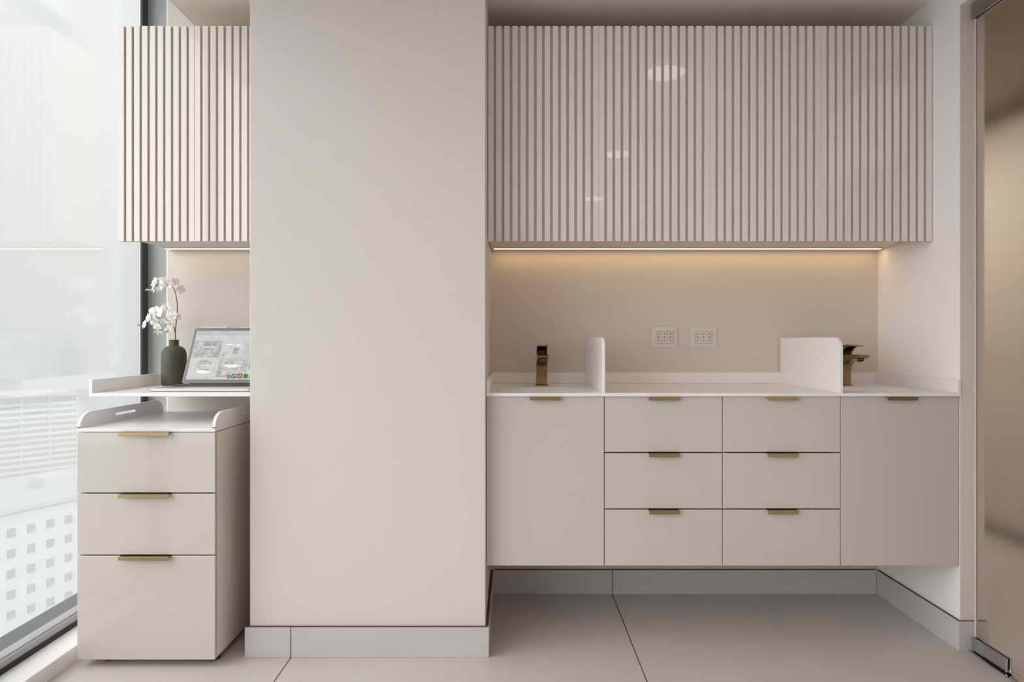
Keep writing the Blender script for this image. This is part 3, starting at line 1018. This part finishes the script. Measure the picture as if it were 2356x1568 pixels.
# ------------------------------------------------------------------ ceiling lamps (their discs are mirrored in the cabinet doors)
lamp0 = None
ll = {(0.725, 1.94): 'round white ceiling lamp nearest the sink cabinets', (0.72, 0.54): 'round white ceiling lamp one step further from the sink cabinets',
      (-0.72, 0.54): 'round white ceiling lamp on the window side of the room', (0.72, -0.9): 'round white ceiling lamp behind the viewer, corridor side',
      (-0.72, -0.9): 'round white ceiling lamp behind the viewer, window side'}
for (lx, ly), lb in ll.items():
    if lamp0 is None:
        lamp0 = empty('ceiling_lamp', (lx, ly, ZC - 0.04), lb, 'lamp', 'round ceiling lamps')
        bm = bmesh.new(); lathe(bm, [(0.093, 0.012), (0.093, 0.0395), (0.075, 0.0397)], (lx, ly, ZC - 0.04), seg=40)
        obj('lamp_body', bm, 'sill_white', lamp0)
        bm = bmesh.new(); lathe(bm, [(0.060, 0.0), (0.086, 0.006), (0.091, 0.012)], (lx, ly, ZC - 0.04), seg=40)
        obj('diffuser', bm, 'lamp_disc', lamp0)
    else:
        copy_tree(lamp0, Vector((lx, ly, ZC - 0.04)), lb)

# ------------------------------------------------------------------ the city outside
ZG = -75.0


def P2(px, d): return Vector(((px - 1178) * d / F, d))


def oriented(bm, o, ax, L, Dp, z0, z1, u0=0.0, n0=0.0, mi=0):
    """box: along ax from o by u0..L, depth n0..Dp away from the viewer"""
    ax = Vector((math.cos(ax), math.sin(ax)))
    nb = Vector((-ax.y, ax.x))
    c = [o + ax * u0 + nb * n0, o + ax * L + nb * n0, o + ax * L + nb * Dp, o + ax * u0 + nb * Dp]
    A = [bm.verts.new((p.x, p.y, z0)) for p in c]; B = [bm.verts.new((p.x, p.y, z1)) for p in c]
    fs = [bm.faces.new(list(reversed(A))), bm.faces.new(B)] + [bm.faces.new((A[i], A[(i + 1) % 4], B[(i + 1) % 4], B[i])) for i in range(4)]
    for f in fs: f.material_index = mi


# tower of balconies
aA = R(50)
oA = P2(176, 340) - Vector((math.cos(aA), math.sin(aA))) * 150
zt = CAM_Z - 121 * 340 / F
bA = empty('apartment_tower', (oA.x, oA.y, ZG), 'pale apartment tower with many horizontal balcony bands seen through the window', 'building')
bm = bmesh.new(); oriented(bm, oA, aA, 148, 30, ZG, zt - 0.5)
obj('tower_wall', bm, 'far_glass', bA)
bm = bmesh.new(); oriented(bm, oA, aA, 151, 31, zt - 0.5, zt + 1.0, n0=-1.8)
obj('roof_slab', bm, 'render_cream', bA)
s0 = None
for k in range(17):
    z = zt - 4.6 - k * 2.85
    if z < ZG: break
    if s0 is None:
        bm = bmesh.new(); oriented(bm, oA, aA, 150, 2, z, z + 1.25, n0=-1.8)
        s0 = obj('balcony_band', bm, 'render_cream', bA); sl0 = Vector(s0.location)
    else:
        link_copy(s0, bA, sl0 + Vector((0, 0, -k * 2.85)))
s0 = None
for k in range(13):
    bm = bmesh.new() if s0 is None else None
    ofs = Vector((math.cos(aA), math.sin(aA), 0)) * (-k * 11.5)
    if s0 is None:
        oriented(bm, oA, aA, 150, 1.2, zt - 50, zt, u0=149.2, n0=-1.9)
        s0 = obj('pier', bm, 'render_white', bA); sl0 = Vector(s0.location)
    else: link_copy(s0, bA, sl0 + ofs)

# lower white block with small windows
aB = R(66)
oB = P2(330, 175) - Vector((math.cos(aB), math.sin(aB))) * 110
ztB = CAM_Z - 385 * 150 / F
bB = empty('white_block', (oB.x, oB.y, ZG), 'low white block with rows of small windows below the window sill', 'building')
bm = bmesh.new(); oriented(bm, oB, aB, 110, 14, ZG, ztB)
obj('block_wall', bm, 'render_white', bB)
bm = bmesh.new(); oriented(bm, oB, aB, 110.6, 14.6, ztB, ztB + 0.9, u0=-.6, n0=-.6)
obj('parapet', bm, 'city_pale', bB)
w0 = None
for r_ in range(5):
    for c_ in range(26):
        ofs = Vector((math.cos(aB), math.sin(aB), 0)) * (-c_ * 4.1) + Vector((0, 0, -r_ * 4.4))
        if w0 is None:
            bm = bmesh.new(); oriented(bm, oB, aB, 108, 0.1, ztB - 5.2, ztB - 3.4, u0=106.4, n0=-.12)
            w0 = obj('window', bm, 'far_glass', bB); wl0 = Vector(w0.location)
        else: link_copy(w0, bB, wl0 + ofs)

# long roofs in front of them
aC = R(62)
oC = P2(360, 235) - Vector((math.cos(aC), math.sin(aC))) * 150
ztC = CAM_Z - 340 * 215 / F
bC = empty('flat_roofed_hall', (oC.x, oC.y, ZG), 'long flat-roofed pale hall between the tower and the white block', 'building')
bm = bmesh.new(); oriented(bm, oC, aC, 150, 34, ZG, ztC)
obj('hall_wall', bm, 'city_pale', bC)
bm = bmesh.new(); oriented(bm, oC, aC, 151, 35, ztC, ztC + 1.2, u0=-1, n0=-1); obj('parapet', bm, 'city_pale', bC)
bm = bmesh.new()
for u in (18, 47, 81, 118): oriented(bm, oC, aC, u + 9, 16, ztC + 1.2, ztC + 4.2, u0=u, n0=8)
tag(obj('roof_plant', bm, 'render_white', bC), kind='stuff')

bm = bmesh.new()
rc = random.Random(4)
for k in range(1500):
    d = 420 * (6500 / 420) ** rc.random()
    px = rc.uniform(-500, 520)
    p = P2(px, d)
    s = rc.uniform(8, 26) * (1 + d / 6000)
    h = rc.uniform(5, 20) * (1.0 if rc.random() < 0.93 else 2.2)
    if d < 620: h = min(h, 14)
    oriented(bm, p, R(rc.choice((35, 50, 62, 80)) + rc.uniform(-4, 4)), s, s * rc.uniform(.5, 1.2), ZG, ZG + h, mi=rc.choice((0, 0, 1, 2)))
tag(obj('distant_city', bm, ['city_pale', 'render_white', 'city_roof']), 'hazy sprawl of low pale buildings reaching to the horizon', 'city', kind='stuff')
bm = bmesh.new()
for s in ((-9000, 4000, -500, 12000),):
    q = [bm.verts.new((x, y, ZG)) for x, y in ((s[0], s[2]), (s[1], s[2]), (s[1], s[3]), (s[0], s[3]))]
    bm.faces.new(q)
tag(obj('city_ground', bm, 'city_ground'), 'pale hazy ground of the city far below the window', 'ground', kind='structure')
# ridge of hills
bm = bmesh.new()
prev = None
for k in range(61):
    px = -900 + k * 30
    d = 7800
    yy = 525 + 22 * math.sin(px / 95.0) + 12 * math.sin(px / 37.0 + 1) + max(0, (px - 120)) * 0.20
    p = P2(px, d)
    hgt = CAM_Z + (784 - yy) * d / F
    f_ = P2(px, d - 1800)
    bk = P2(px, d + 1500)
    row = [bm.verts.new((f_.x, f_.y, ZG)), bm.verts.new((p.x * .93, p.y * .93, hgt * .55)), bm.verts.new((p.x, p.y, hgt)), bm.verts.new((bk.x, bk.y, ZG))]
    if prev:
        for i in range(3): bm.faces.new((prev[i], row[i], row[i + 1], prev[i + 1]))
    prev = row
bmesh.ops.recalc_face_normals(bm, faces=bm.faces)
tag(obj('hill_ridge', bm, 'hill', smooth=True), 'faint hazy mountain ridge on the horizon outside the window', 'mountain', kind='structure')

# haze lying over the city
hz = bpy.data.materials.new('haze')
hz.use_nodes = True
nt = hz.node_tree
nt.nodes.clear()
ho = nt.nodes.new('ShaderNodeOutputMaterial')
hs = nt.nodes.new('ShaderNodeVolumeScatter')
hs.inputs['Color'].default_value = (0.97, 0.98, 1.0, 1)
hs.inputs['Density'].default_value = 0.0022
hs.inputs['Anisotropy'].default_value = 0.1
ha = nt.nodes.new('ShaderNodeVolumeAbsorption')  # absorption added to dim the strong sky where it is in view
ha.inputs['Color'].default_value = (0, 0, 0, 1)
ha.inputs['Density'].default_value = 0.0005
hadd = nt.nodes.new('ShaderNodeAddShader')
nt.links.new(hs.outputs[0], hadd.inputs[0])
nt.links.new(ha.outputs[0], hadd.inputs[1])
nt.links.new(hadd.outputs[0], ho.inputs['Volume'])
MATS['haze'] = hz
bm = bmesh.new(); box(bm, -8900, -40, 30, 11500, ZG + 0.5, 900)
tag(obj('haze', bm, 'haze'), 'bright haze lying over the city outside the window', 'haze', kind='stuff')
